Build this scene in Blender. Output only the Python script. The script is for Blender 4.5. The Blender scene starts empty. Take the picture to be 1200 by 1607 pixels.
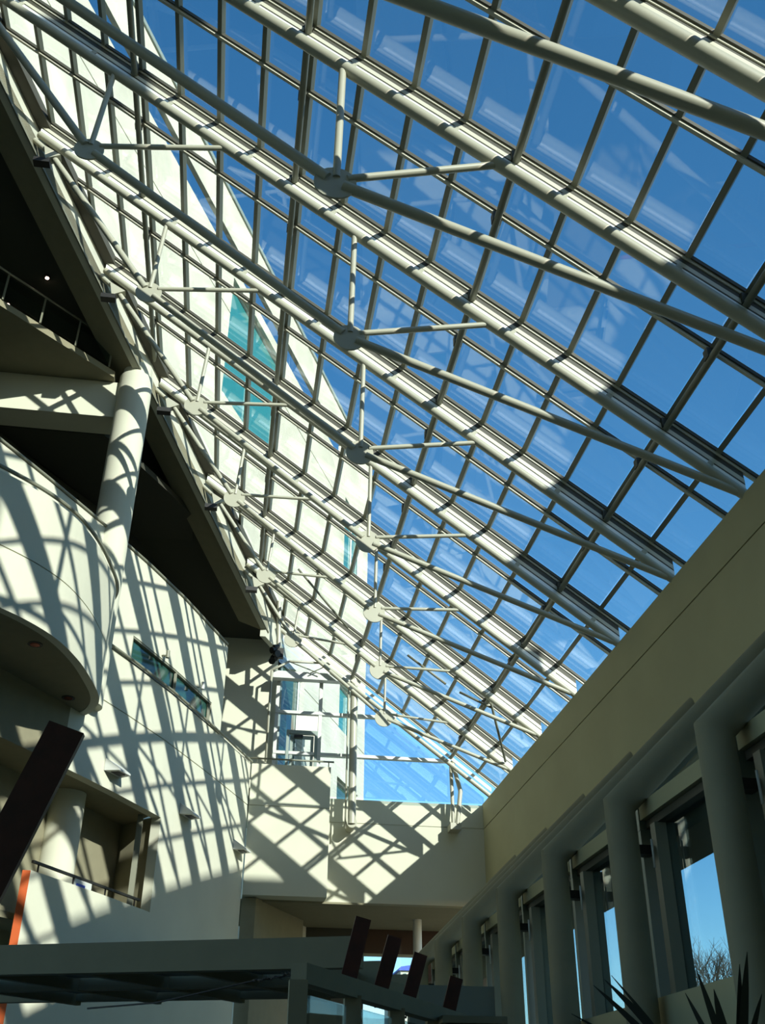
import bpy, bmesh, math, random
from math import sin, cos, tan, pi, radians, atan2, sqrt
from mathutils import Vector, Matrix
random.seed(7)
V = Vector
SC = bpy.context.scene
COL = SC.collection

# ------------------------------------------------------------------ camera
cam_d = bpy.data.cameras.new('camera'); cam = bpy.data.objects.new('camera', cam_d); COL.objects.link(cam)
cam_d.sensor_fit = 'HORIZONTAL'; cam_d.sensor_width = 36.0; cam_d.lens = 36.0 * 1603.4 / 1200.0
cam_d.clip_end = 3000; cam_d.clip_start = 0.05
yaw, pitch, roll = .140168516, .544585, .00829874
f_ = V((sin(yaw) * cos(pitch), cos(yaw) * cos(pitch), sin(pitch)))
r0 = V((cos(yaw), -sin(yaw), 0)); u0 = r0.cross(f_)
r_ = r0 * cos(roll) + u0 * sin(roll); u_ = u0 * cos(roll) - r0 * sin(roll)
cam.matrix_world = Matrix(((r_.x, u_.x, -f_.x, 0), (r_.y, u_.y, -f_.y, 0), (r_.z, u_.z, -f_.z, 0), (0, 0, 0, 1)))
SC.camera = cam

# ------------------------------------------------------------------ world, sun, exposure
SUNV = V((1.0, -1.7, .845)).normalized()          # towards the sun
w = bpy.data.worlds.new('world'); SC.world = w; w.use_nodes = True
nt = w.node_tree; nt.nodes.clear()
sky = nt.nodes.new('ShaderNodeTexSky'); sky.sky_type = 'NISHITA'; sky.sun_disc = False
sky.sun_elevation = math.asin(SUNV.z); sky.sun_rotation = atan2(SUNV.x, SUNV.y)
sky.air_density = 1.0; sky.dust_density = .3; sky.ozone_density = 2.0
hs = nt.nodes.new('ShaderNodeHueSaturation'); hs.inputs['Saturation'].default_value = 1.3; hs.inputs['Hue'].default_value = .495
bg = nt.nodes.new('ShaderNodeBackground'); bg.inputs['Strength'].default_value = .30
out = nt.nodes.new('ShaderNodeOutputWorld')
nt.links.new(sky.outputs[0], hs.inputs['Color']); nt.links.new(hs.outputs[0], bg.inputs[0]); nt.links.new(bg.outputs[0], out.inputs[0])
sl = bpy.data.lights.new('sun', 'SUN'); sl.energy = 10.3; sl.angle = radians(.55); sl.color = (1.0, .965, .87)
so = bpy.data.objects.new('sun', sl); COL.objects.link(so)
so.rotation_euler = SUNV.to_track_quat('Z', 'Y').to_euler(); so.location = (60, -90, 60)
vs = SC.view_settings; vs.view_transform = 'Standard'; vs.look = 'None'; vs.gamma = 1; vs.use_curve_mapping = False
vs.exposure = 0.0

# ------------------------------------------------------------------ materials
def mat(name, col, rough=.6, metal=0, noise=.0, nscale=3., spec=.5, bump=0., emis=None):
    m = bpy.data.materials.new(name); m.use_nodes = True; t = m.node_tree; b = t.nodes['Principled BSDF']
    b.inputs['Roughness'].default_value = rough; b.inputs['Metallic'].default_value = metal
    b.inputs['Specular IOR Level'].default_value = spec
    b.inputs['Base Color'].default_value = (*col, 1)
    if noise or bump:
        tc = t.nodes.new('ShaderNodeTexCoord'); n = t.nodes.new('ShaderNodeTexNoise')
        n.inputs['Scale'].default_value = nscale; n.inputs['Detail'].default_value = 6
        t.links.new(tc.outputs['Object'], n.inputs['Vector'])
        r = t.nodes.new('ShaderNodeValToRGB')
        r.color_ramp.elements[0].position = .3; r.color_ramp.elements[1].position = .7
        r.color_ramp.elements[0].color = (*[c * (1 - noise) for c in col], 1)
        r.color_ramp.elements[1].color = (*[min(1, c * (1 + noise * .6)) for c in col], 1)
        t.links.new(n.outputs['Fac'], r.inputs[0]); t.links.new(r.outputs[0], b.inputs['Base Color'])
        if bump:
            n2 = t.nodes.new('ShaderNodeTexNoise'); n2.inputs['Scale'].default_value = 60; t.links.new(tc.outputs['Object'], n2.inputs['Vector'])
            bp = t.nodes.new('ShaderNodeBump'); bp.inputs['Strength'].default_value = bump; bp.inputs['Distance'].default_value = .01
            t.links.new(n2.outputs['Fac'], bp.inputs['Height']); t.links.new(bp.outputs[0], b.inputs['Normal'])
    if emis:
        b.inputs['Emission Color'].default_value = (*emis[0], 1); b.inputs['Emission Strength'].default_value = emis[1]
    return m
def glassmat(name, tint, base, ior=1.5, refl=1.0):
    m = bpy.data.materials.new(name); m.use_nodes = True; t = m.node_tree; t.nodes.clear()
    o = t.nodes.new('ShaderNodeOutputMaterial'); mx = t.nodes.new('ShaderNodeMixShader')
    tr = t.nodes.new('ShaderNodeBsdfTransparent'); tr.inputs[0].default_value = (*tint, 1)
    gl = t.nodes.new('ShaderNodeBsdfGlossy'); gl.inputs['Roughness'].default_value = .0; gl.inputs[0].default_value = (refl, refl, refl, 1)
    lw = t.nodes.new('ShaderNodeLayerWeight'); lw.inputs['Blend'].default_value = .5
    pw = t.nodes.new('ShaderNodeMath'); pw.operation = 'POWER'; pw.inputs[1].default_value = 4.0
    ma = t.nodes.new('ShaderNodeMath'); ma.operation = 'MULTIPLY_ADD'; ma.inputs[1].default_value = .7; ma.inputs[2].default_value = base; ma.use_clamp = True
    t.links.new(lw.outputs['Facing'], pw.inputs[0]); t.links.new(pw.outputs[0], ma.inputs[0]); t.links.new(ma.outputs[0], mx.inputs[0])
    t.links.new(tr.outputs[0], mx.inputs[1]); t.links.new(gl.outputs[0], mx.inputs[2]); t.links.new(mx.outputs[0], o.inputs[0])
    return m
def opal():
    m = bpy.data.materials.new('opal_strip'); m.use_nodes = True; t = m.node_tree; b = t.nodes['Principled BSDF']
    o = t.nodes['Material Output']; mx = t.nodes.new('ShaderNodeMixShader'); tl = t.nodes.new('ShaderNodeBsdfTranslucent')
    tl.inputs[0].default_value = (.85, .92, .92, 1); b.inputs['Base Color'].default_value = (.6, .62, .58, 1); b.inputs['Roughness'].default_value = .3
    mx.inputs[0].default_value = .65; t.links.new(b.outputs[0], mx.inputs[1]); t.links.new(tl.outputs[0], mx.inputs[2]); t.links.new(mx.outputs[0], o.inputs[0]); return m
M = {}
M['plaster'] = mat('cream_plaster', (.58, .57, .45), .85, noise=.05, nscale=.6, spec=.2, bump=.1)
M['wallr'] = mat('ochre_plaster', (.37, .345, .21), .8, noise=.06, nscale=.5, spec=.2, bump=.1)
M['ext'] = mat('weathered_plaster', (.54, .535, .44), .9, noise=.16, nscale=.5, spec=.1)
M['steel'] = mat('painted_steel', (.40, .39, .30), .38, noise=.03, nscale=2)
M['frame'] = mat('grey_green_frame', (.20, .20, .145), .45)
M['dark'] = mat('dark_gasket', (.05, .047, .03), .6)
M['strip'] = mat('pale_capping', (.55, .53, .42), .4)
M['opal'] = opal()
M['strip_white'] = mat('white_enamel', (.88, .90, .87), .22)
M['white'] = mat('white_frame', (.55, .56, .52), .4)
M['teal'] = mat('grey_teal_metal', (.24, .29, .26), .4)
M['soffit'] = mat('soffit_shade_paint', (.24, .22, .145), .85, noise=.05, spec=.15)  # also laid on cream walls, where its darker tone stands in for shade
M['dim'] = mat('shade_brown_paint', (.055, .055, .042), .8, spec=.2)  # dark brown; over the left interior the tone stands in for shade
M['black'] = mat('blackened_metal', (.012, .011, .009), .5)
M['filler'] = mat('dark_filler', (.07, .065, .045), .6)
M['wood'] = mat('dark_red_timber', (.05, .009, .006), .45, noise=.35, nscale=8)
M['orange'] = mat('orange_paint', (.50, .085, .01), .6)
M['tealglass'] = mat('teal_window_glass', (.03, .21, .22), .06, spec=.9)
M['greenglass'] = mat('green_window_glass', (.02, .07, .055), .05, spec=.9)
M['brownglass'] = mat('reflection_brown_glass', (.05, .028, .02), .05, spec=.9)  # brown stands in for an orange building mirrored in the panes
M['pane'] = glassmat('clear_roof_glass', (.84, .88, .885), .065)
M['endpane'] = glassmat('clear_wall_glass', (.84, .90, .93), .13)
M['winpane'] = glassmat('tinted_window_glass', (.60, .72, .76), .06)
M['lamp'] = mat('lamp_glow', (.9, .8, .7), .5, emis=((1, .75, .6), 14))
M['can'] = mat('red_copper_reflector', (.30, .05, .03), .25, metal=.7)
M['leaf'] = mat('dark_green_leaf', (.012, .016, .010), .5, noise=.3)
M['bark'] = mat('grey_bark', (.10, .085, .07), .9)
M['floor'] = mat('stone_floor', (.11, .10, .08), .5, noise=.1, nscale=1)
M['blue'] = mat('blue_roof', (.03, .08, .5), .5)
M['ground'] = mat('ground', (.12, .13, .08), .9)
M['panel'] = mat('frosted_panel', (.13, .145, .12), .5)
M['brown'] = mat('brown_render', (.16, .115, .07), .8, noise=.2, nscale=1)

# ------------------------------------------------------------------ builders
class MB:
    def __init__(s): s.v = []; s.f = []; s.sm = []
    def add(s, vs_, fs, smooth=False):
        n = len(s.v); s.v += [V(p) for p in vs_]; s.f += [[i + n for i in f] for f in fs]; s.sm += [smooth] * len(fs); return s
    def box(s, x0, x1, y0, y1, z0, z1):
        return s.hexa([(x0, y0, z0), (x1, y0, z0), (x1, y1, z0), (x0, y1, z0)], [(x0, y0, z1), (x1, y0, z1), (x1, y1, z1), (x0, y1, z1)])
    def hexa(s, a, b):
        n = len(a); return s.add(list(a) + list(b), [list(range(n))[::-1], list(range(n, 2 * n))] + [[i, (i + 1) % n, n + (i + 1) % n, n + i] for i in range(n)])
    def prism(s, poly, z0, z1): return s.hexa([(p[0], p[1], z0) for p in poly], [(p[0], p[1], z1) for p in poly])
    def bar(s, p0, p1, w, h, up=(0, 0, 1)):
        p0 = V(p0); p1 = V(p1); d = (p1 - p0).normalized(); up = V(up)
        sd = d.cross(up).normalized(); u = sd.cross(d).normalized()
        q = [sd * (-w / 2) + u * (-h / 2), sd * (w / 2) + u * (-h / 2), sd * (w / 2) + u * (h / 2), sd * (-w / 2) + u * (h / 2)]
        return s.hexa([p0 + k for k in q], [p1 + k for k in q])
    def tube(s, pts, r, n=14, cap=True):
        pts = [V(p) for p in pts]; m = len(pts); rings = []
        rr = r if isinstance(r, (list, tuple)) else [r] * m
        d0 = (pts[1] - pts[0]).normalized(); ref = V((0, 1, 0)) if abs(d0.y) < .9 else V((1, 0, 0))
        a = d0.cross(ref).normalized(); b = d0.cross(a).normalized()
        for k in range(m):
            din = (pts[k] - pts[k - 1]).normalized() if k else (pts[1] - pts[0]).normalized()
            dout = (pts[k + 1] - pts[k]).normalized() if k < m - 1 else din
            nrm = (din + dout).normalized()
            if k: # transport frame to din
                a = (a - din * a.dot(din)).normalized(); b = din.cross(a).normalized()
            ring = []
            for j in range(n):
                t = 2 * pi * j / n; o = (a * cos(t) + b * sin(t)) * rr[k]
                o = o - din * (o.dot(nrm) / din.dot(nrm)); ring.append(pts[k] + o)
            rings.append(ring)
        vv = [p for r2 in rings for p in r2]; ff = []
        for k in range(m - 1):
            for j in range(n):
                ff.append([k * n + j, k * n + (j + 1) % n, (k + 1) * n + (j + 1) % n, (k + 1) * n + j])
        s.add(vv, ff, True)
        if cap: s.add(rings[0], [list(range(n))[::-1]]); s.add(rings[-1], [list(range(n))])
        return s
    def cyl(s, c, r, z0, z1, n=32): return s.tube([(c[0], c[1], z0), (c[0], c[1], z1)], r, n)
    def disc(s, c, r, ny, n=24, sx=1):   # disc in a plane y = const
        a = [(c[0] + r * sx * cos(2 * pi * j / n), c[1] - ny, c[2] + r * sin(2 * pi * j / n)) for j in range(n)]
        b = [(p[0], c[1] + ny, p[2]) for p in a]; return s.hexa(a, b)
    def strip(s, curve, t, z0, z1, side=-1):   # wall along a plan curve, thickness t to the side (-1: left of travel)
        c = [V((p[0], p[1])) for p in curve]; o = []
        for i, p in enumerate(c):
            d = (c[min(i + 1, len(c) - 1)] - c[max(i - 1, 0)]).normalized(); o.append(p + V((-d.y, d.x)) * t * (-side))
        zz0 = z0 if callable(z0) else (lambda p: z0); zz1 = z1 if callable(z1) else (lambda p: z1)
        for i in range(len(c) - 1):
            a, b, e, g = c[i], c[i + 1], o[i + 1], o[i]
            s.hexa([(a.x, a.y, zz0(a)), (b.x, b.y, zz0(b)), (e.x, e.y, zz0(b)), (g.x, g.y, zz0(a))],
                   [(a.x, a.y, zz1(a)), (b.x, b.y, zz1(b)), (e.x, e.y, zz1(b)), (g.x, g.y, zz1(a))])
        return s
ORG = {}
def obj(name, mb, m, parent=None, smooth=None, loc=None):
    me = bpy.data.meshes.new(name)
    if parent is not None: base = ORG[parent.name]
    else:
        xs = [p.x for p in mb.v]; ys = [p.y for p in mb.v]; zs = [p.z for p in mb.v]
        base = V(((min(xs) + max(xs)) / 2, (min(ys) + max(ys)) / 2, min(zs)))
    me.from_pydata([tuple(p - base) for p in mb.v], [], mb.f); me.update()
    me.polygons.foreach_set('use_smooth', mb.sm)
    bm = bmesh.new(); bm.from_mesh(me); bmesh.ops.remove_doubles(bm, verts=bm.verts, dist=1e-5)
    bmesh.ops.recalc_face_normals(bm, faces=bm.faces)
    for e in bm.edges:
        if len(e.link_faces) == 2 and e.calc_face_angle(0) > .7: e.smooth = False
    bm.to_mesh(me); bm.free()
    me.materials.append(M[m] if isinstance(m, str) else m)
    o = bpy.data.objects.new(name, me); COL.objects.link(o)
    if parent is not None: o.parent = parent
    else: o.location = base
    ORG[o.name] = base
    return o
def tag(o, label, cat=None, group=None, kind=None):
    o['label'] = label
    if cat: o['category'] = cat
    if group: o['group'] = group
    if kind: o['kind'] = kind
    return o
def thing(name, loc, label, cat, group=None, kind=None):
    o = bpy.data.objects.new(name, None); COL.objects.link(o); o.location = loc; o.empty_display_size = .2
    ORG[o.name] = V(loc); return tag(o, label, cat, group, kind)

# ------------------------------------------------------------------ layout numbers (metres, camera at the origin, floor at -1.6)
FL = -1.6
XW, ZT, YE = 9.78, 11.2, 40.0
S = .757
def zr(x, h=0): return 11.35 + S * (9.7 - x) + h          # roof line over the top chords
def xu(y): return -7.07 + .437 * (y - 20.42)              # plan line of the left building wall
def zR(y): return 23.94 - .342 * (y - 18.8)               # lower edge of the raking edge beam
TY = [12.72 + 3.82 * k for k in range(-4, 7)]
HG = .80
ORD = ['first', 'second', 'third', 'fourth', 'fifth', 'sixth', 'seventh', 'eighth', 'ninth', 'tenth', 'eleventh', 'twelfth']

# ------------------------------------------------------------------ floor and ground
fl = tag(obj('floor', MB().box(-22, 10.2, -9, 52, FL - .3, FL), 'floor'), 'stone floor of the atrium, below the view', 'floor', kind='structure')
tag(obj('wall_back', MB().box(-22, 11, -8.4, -8, FL, 36), 'wallr'), 'plain wall behind the camera', 'wall', kind='structure')
tag(obj('wall_side', MB().box(9.9, 10.2, -8, 7.5, FL, 7.4), 'wallr'), 'plain side wall beside the camera', 'wall', kind='structure')
tag(obj('ground', MB().box(-400, 400, -300, 600, FL - .9, FL - .4), 'ground'), 'open ground outside the building', 'ground', kind='structure')

# ------------------------------------------------------------------ wall_right
wr = thing('wall_right', (10, 15, 7.6), 'long tan plastered wall between the sloping glass roof and the window bays', 'wall', kind='structure')
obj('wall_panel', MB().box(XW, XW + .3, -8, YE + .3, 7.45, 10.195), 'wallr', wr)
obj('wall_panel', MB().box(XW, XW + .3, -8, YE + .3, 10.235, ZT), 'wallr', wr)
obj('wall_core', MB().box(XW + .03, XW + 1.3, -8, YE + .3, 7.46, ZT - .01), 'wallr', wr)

# ------------------------------------------------------------------ wall_end and its projecting box
we = thing('wall_end', (5, 40, 7), 'cream end wall striped with roof shadows under the end glazing', 'wall', kind='structure')
obj('wall_panel', MB().box(3.3, XW, YE, YE + .3, 7.1, 10.205), 'plaster', we)
obj('wall_panel', MB().box(3.3, XW, YE, YE + .3, 10.235, 11.14), 'plaster', we)
obj('wall_core', MB().box(3.3, XW, YE + .03, YE + .5, 7.1, 11.13), 'plaster', we)
bx = thing('projecting_bay', (2, 38, 7), 'cream box bay hanging forward of the end wall beside the curved wall', 'bay', kind='structure')
obj('wall_panel', MB().box(.50, 3.48, 38.05, 38.3, 7.08, 10.205), 'plaster', bx)
obj('wall_panel', MB().box(.50, 3.48, 38.05, 38.3, 10.235, 11.78), 'plaster', bx)
obj('wall_core', MB().box(.50, 3.46, 38.08, 40.3, 7.09, 10.9), 'plaster', bx)
obj('side_panel', MB().box(3.18, 3.48, 38.3, 40.0, 7.1, 11.78), 'plaster', bx)
hr = thing('bay_handrail', (2, 38.2, 11.8), 'slim metal handrail along the top of the projecting box bay', 'handrail')
obj('rail', MB().tube([(.35, 38.18, 12.02), (3.6, 38.18, 12.02)], .035, 8), 'frame', hr)
for x in (.7, 2.0, 3.4): obj('bracket', MB().tube([(x, 38.18, 11.76), (x, 38.18, 12.02)], .02, 8), 'frame', hr)

# wall above the terrace, facing the hall
tag(obj('wall_terrace', MB().box(-1.6, 1.30, 40.0, 40.3, 10.9, 18.2), 'plaster'), 'tall cream wall behind the terrace, left of the glazed end screen', 'wall', kind='structure')
tag(obj('terrace_floor', MB().prism([(-1.0, 35.1), (.42, 38.2), (3.4, 38.2), (3.4, 43), (-3, 43), (-3, 35.1)], 10.6, 10.89), 'plaster'), 'terrace slab behind the handrails at the far corner', 'floor', kind='structure')

# ------------------------------------------------------------------ wall_left (long curved wall)
CUR = [(-9.6, 18.4), (-7.9, 20.9), (-6.75, 22.75), (-5.75, 24.45), (-4.72, 26.3), (-3.95, 27.75), (-3.28, 29.05), (-2.27, 31.2), (-1.12, 34.0), (-.72, 35.0), (.45, 38.05)]
def cut(y0, y1):
    pts = []
    def at(y):
        for a, b in zip(CUR, CUR[1:]):
            if a[1] <= y <= b[1]: t = (y - a[1]) / (b[1] - a[1]); return (a[0] + t * (b[0] - a[0]), y)
    pts.append(at(y0)); pts += [p for p in CUR if y0 + .01 < p[1] < y1 - .01]; pts.append(at(y1)); return pts
def cat_(y): return cut(y, 38)[0]
wl = thing('wall_left', (-3, 29, 0), 'tall curved cream wall on the left crossed by roof shadows', 'wall', kind='structure')
obj('wall_panel', MB().strip(cut(26.3, 38.05), .16, FL, 5.28), 'plaster', wl)
obj('wall_panel', MB().strip(cut(31.46, 38.05), .3, 5.28, 7.95), 'plaster', wl)
obj('wall_panel', MB().strip(cut(26.7, 38.05), .3, 7.95, 10.2), 'plaster', wl)
obj('wall_panel', MB().strip(cut(21, 26.7), .3, 7.95, 10.2), 'soffit', wl)  # cream wall under the drum, shade put into its darker tone
obj('wall_panel', MB().strip(cut(18.4, 38.05), .3, 10.235, 11.74), 'plaster', wl)
obj('wall_panel', MB().strip(cut(18.4, 28.8), .3, 11.8, 12.6), 'plaster', wl)
obj('wall_panel', MB().strip(cut(34.1, 35.0), .3, 11.8, 12.6), 'plaster', wl)
obj('wall_panel', MB().strip(cut(18.4, 35.0), .3, 12.6, 15.1), 'plaster', wl)
core = [(p[0] - .04, p[1] + .02) for p in cut(18.5, 38.0)]
obj('wall_core', MB().strip(core, .22, 10.1, 11.82), 'plaster', wl)
p0 = cat_(26.3)
op = obj('end_panel', MB().prism([(p0[0] - .17, 26.24), (p0[0] + .02, 26.24), (p0[0] + .0, 26.30), (p0[0] - .15, 26.3)], FL, 5.26), 'orange', wl); op['label'] = 'bright orange end face of the low wall'
def follow(y0, y1, off, z): return [(p[0] + off * .9, p[1] - off * .42, z) for p in cut(y0, y1)]
tag(obj('ledge_rail', MB().tube(follow(26.6, 38.0, .07, 11.82), .04, 8), 'frame'), 'thin dark rail line along the curved wall just below the slot window', 'handrail')
tag(obj('parapet_rail', MB().tube(follow(18.6, 34.9, .02, 15.16), .045, 8), 'frame'), 'dark coping rail on top of the curved wall under the black soffit', 'handrail')
lr = thing('gallery_handrail', (-4, 28, 5.3), 'dark handrail over the low wall in the lower left opening', 'handrail')
obj('rail', MB().bar((-4.72, 26.4, 5.5), (-2.45, 30.9, 5.5), .07, .06), 'black', lr)
for t in (.05, .35, .65, .95):
    obj('post', MB().bar((-4.72 + 2.27 * t, 26.4 + 4.5 * t, 5.2), (-4.72 + 2.27 * t, 26.4 + 4.5 * t, 5.5), .04, .04, (1, 0, 0)), 'black', lr)

# slot window
w1 = thing('window_1', (-2.3, 31.4, 11.8), 'long green slot window low in the upper part of the curved wall', 'window', kind='structure')
fr = MB(); fr.strip([(p[0] - .02, p[1]) for p in cut(28.8, 34.1)], .1, 12.54, 12.62); fr.strip([(p[0] - .02, p[1]) for p in cut(28.8, 34.1)], .1, 11.78, 11.84)
for y in (28.85, 31.45, 34.03):
    p = cat_(y); fr.bar((p[0] - .06, y, 11.8), (p[0] - .06, y, 12.6), .09, .1, (0, 1, 0))
obj('window_frame', fr, 'frame', w1)
obj('glass_pane', MB().strip([(p[0] - .12, p[1]) for p in cut(28.85, 31.4)], .02, 11.84, 12.54), 'greenglass', w1)
obj('glass_pane', MB().strip([(p[0] - .12, p[1]) for p in cut(31.5, 34.0)], .02, 11.84, 12.54), 'greenglass', w1)
for i, y in enumerate((30.4, 32.9)):
    p = cat_(y); c = thing('security_camera', (p[0] + .1, y, 12.62), ['small grey security camera over the near pane of the slot window', 'small white security camera over the far pane of the slot window'][i], 'camera')
    obj('mount', MB().tube([(p[0], y, 12.68), (p[0] + .18, y - .05, 12.68)], .03, 8), ['frame', 'white'][i], c)
    obj('camera_body', MB().tube([(p[0] + .18, y - .05, 12.6), (p[0] + .18, y - .05, 12.84)], .06, 12), ['frame', 'white'][i], c)

# recess behind the lower opening
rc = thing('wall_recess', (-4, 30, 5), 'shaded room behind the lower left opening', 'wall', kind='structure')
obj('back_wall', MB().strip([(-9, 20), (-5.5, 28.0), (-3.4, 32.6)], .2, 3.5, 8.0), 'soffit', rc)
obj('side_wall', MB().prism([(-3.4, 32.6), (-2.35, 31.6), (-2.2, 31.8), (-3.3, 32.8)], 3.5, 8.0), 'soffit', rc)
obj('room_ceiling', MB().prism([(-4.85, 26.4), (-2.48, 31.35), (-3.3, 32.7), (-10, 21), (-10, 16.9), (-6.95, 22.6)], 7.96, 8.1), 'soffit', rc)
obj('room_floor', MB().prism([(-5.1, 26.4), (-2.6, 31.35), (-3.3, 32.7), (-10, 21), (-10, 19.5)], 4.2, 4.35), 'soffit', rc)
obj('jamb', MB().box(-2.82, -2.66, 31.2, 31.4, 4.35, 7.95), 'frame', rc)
pb = thing('notice_stand', (-3.75, 28.1, 5.3), 'small white and blue notice behind the handrail of the lower left opening', 'sign')
obj('board', MB().bar((-3.9, 28.0, 5.25), (-3.55, 28.7, 5.25), .03, .42), 'white', pb)
obj('picture', MB().bar((-3.84, 28.06, 5.24), (-3.68, 28.38, 5.24), .05, .22), 'blue', pb)

# three wedge wall lights
for i, y in enumerate((28.72, 32.95, 37.35)):
    p = V((*cat_(y), 8.5)); d = (V(cat_(y + .3)) - V(cat_(y - .3))).normalized(); n = V((d.y, -d.x))
    c = thing('wall_sconce', tuple(p), ['white wedge wall light nearest the drum balcony', 'white wedge wall light above and right of the lower opening', 'white wedge wall light beside the projecting bay'][i], 'wall light', 'wedge lights along the curved wall')
    L_ = .40; q = lambda s_, o, z: (p.x + d.x * s_ + n.x * o, p.y + d.y * s_ + n.y * o, p.z + z)
    m_ = MB().add([q(-L_, .01, -.12), q(L_, .01, -.12), q(L_ * .75, .42, -.12), q(-L_ * .75, .42, -.12), q(-L_, .01, .22), q(L_, .01, .22), q(L_ * .75, .42, -.07), q(-L_ * .75, .42, -.07)],
                  [[3, 2, 1, 0], [4, 5, 6, 7], [0, 1, 5, 4], [1, 2, 6, 5], [2, 3, 7, 6], [3, 0, 4, 7]])
    hs_ = obj('housing', m_, 'white', c)
    obj('lamp_slot', MB().hexa([q(-.22, .12, -.135), q(.22, .12, -.135), q(.18, .32, -.135), q(-.18, .32, -.135)], [q(-.22, .12, -.115), q(.22, .12, -.115), q(.18, .32, -.115), q(-.18, .32, -.115)]), 'black', hs_)

# ------------------------------------------------------------------ drum balcony
DR = [(-11, 17.3), (-9.3, 17.9), (-7.6, 18.8), (-6.3, 19.75), (-5.3, 20.7), (-4.68, 21.5), (-4.25, 22.35), (-3.93, 23.5), (-3.76, 24.7), (-3.69, 25.6), (-3.76, 26.3), (-4.0, 26.95), (-4.35, 27.4)]
def smooth_curve(c, n=5):
    o = []
    for i in range(len(c) - 1):
        p0, p1, p2, p3 = [V(c[max(0, min(len(c) - 1, i + k))]) for k in (-1, 0, 1, 2)]
        for j in range(n):
            t = j / n; o.append(.5 * ((2 * p1) + (p2 - p0) * t + (2 * p0 - 5 * p1 + 4 * p2 - p3) * t * t + (3 * p1 - p0 - 3 * p2 + p3) * t ** 3))
    o.append(V(c[-1])); return [(p.x, p.y) for p in o]
DC = smooth_curve(DR)
db = thing('drum_balcony', (-6, 23, 9.5), 'round cream balcony bulging from the curved wall beside the big column', 'balcony', kind='structure')
obj('parapet_panel', MB().strip(DC, .22, 9.5, 10.87), 'plaster', db)
obj('parapet_panel', MB().strip(DC, .22, 10.9, 12.62), 'plaster', db)
obj('parapet_core', MB().strip([(p[0] - .04, p[1] + .02) for p in DC], .1, 9.6, 12.5), 'plaster', db)
DCi = [(p[0] - .1, p[1] + .08) for p in DC]
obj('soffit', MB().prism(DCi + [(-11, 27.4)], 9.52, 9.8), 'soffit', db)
tag(obj('drum_handrail', MB().tube([(p[0] + .02, p[1], 12.72) for p in DC], .05, 8), 'frame'), 'dark handrail curving round the top of the drum balcony', 'handrail')
for i, p in enumerate(((-4.85, 22.61), (-4.49, 26.0))):
    c = thing('downlight', (p[0], p[1], 9.5), ['recessed downlight nearer the left edge in the drum soffit', 'recessed downlight by the nose of the drum soffit'][i], 'downlight', 'downlights under the drum balcony')
    tr_ = obj('trim_ring', MB().tube([(p[0], p[1], 9.505), (p[0], p[1], 9.52)], .17, 20), 'black', c)
    obj('reflector', MB().tube([(p[0], p[1], 9.495), (p[0], p[1], 9.51)], .11, 20), 'can', tr_)

# ------------------------------------------------------------------ big round column and cross beam
bc = thing('round_column', (-4.32, 27.35, 9.8), 'big round cream column rising from the drum balcony to the raking beam', 'column')
obj('shaft', MB().cyl((-4.32, 27.35), .53, 9.8, 21.0, 48), 'plaster', bc)
obj('capital', MB().cyl((-4.32, 27.35), .45, 21.0, 21.45, 48), 'plaster', bc)
tag(obj('round_column', MB().cyl((-4.62, 29.3), .5, FL, 7.96, 40), 'plaster'), 'shaded round column standing inside the lower left opening', 'column')
tag(obj('cross_beam', MB().box(-14, -4.75, 27.3, 28.3, 19.42, 20.80), 'plaster'), 'deep horizontal cream beam running left from the top of the big column', 'beam', kind='structure')

# ------------------------------------------------------------------ raking edge beam and left building
eb = MB()
def ebs(y): x = xu(y); z = zR(y); return [(x, y, z), (x - 1.2, y, z + .42), (x - 1.2, y, z + 1.3), (x, y, z + .5)]
eb.hexa(ebs(-8), ebs(38.3))
tag(obj('trim_1', eb, 'soffit'), 'raking edge beam descending along the left edge of the glass roof', 'beam', kind='structure')
tag(obj('trim_2', MB().bar((xu(-8) + .03, -8, zR(-8)), (xu(38.3) + .03, 38.3, zR(38.3)), .05, .07), 'frame'), 'thin metal drip edge along the lower corner of the raking beam', 'trim', kind='structure')
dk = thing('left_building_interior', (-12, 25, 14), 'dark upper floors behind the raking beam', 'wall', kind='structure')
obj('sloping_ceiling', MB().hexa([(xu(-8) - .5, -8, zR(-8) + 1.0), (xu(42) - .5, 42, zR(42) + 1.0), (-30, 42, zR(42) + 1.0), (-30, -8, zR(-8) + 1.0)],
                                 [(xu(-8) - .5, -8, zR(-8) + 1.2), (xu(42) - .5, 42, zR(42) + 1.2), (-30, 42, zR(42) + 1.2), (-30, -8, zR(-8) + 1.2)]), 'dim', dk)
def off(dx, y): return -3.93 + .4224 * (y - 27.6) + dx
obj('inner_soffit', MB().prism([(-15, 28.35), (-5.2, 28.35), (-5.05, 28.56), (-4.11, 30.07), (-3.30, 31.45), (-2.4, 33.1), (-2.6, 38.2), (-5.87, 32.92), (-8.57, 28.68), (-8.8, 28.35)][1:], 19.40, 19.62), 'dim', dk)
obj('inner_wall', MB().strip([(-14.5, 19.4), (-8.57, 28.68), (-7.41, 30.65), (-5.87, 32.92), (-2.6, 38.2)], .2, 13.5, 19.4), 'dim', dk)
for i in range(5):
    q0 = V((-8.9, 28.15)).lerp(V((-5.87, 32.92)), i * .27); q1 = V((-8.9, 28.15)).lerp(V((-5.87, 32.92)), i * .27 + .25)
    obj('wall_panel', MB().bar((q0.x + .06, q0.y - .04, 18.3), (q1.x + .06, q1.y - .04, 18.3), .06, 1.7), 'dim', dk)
obj('upper_floor', MB().prism([(-4.1, 27.9), (-1.0, 34.9), (-3.2, 40), (-12, 40), (-14, 18.6), (-9.9, 18.6)], 13.3, 13.6), 'dim', dk)
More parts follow.
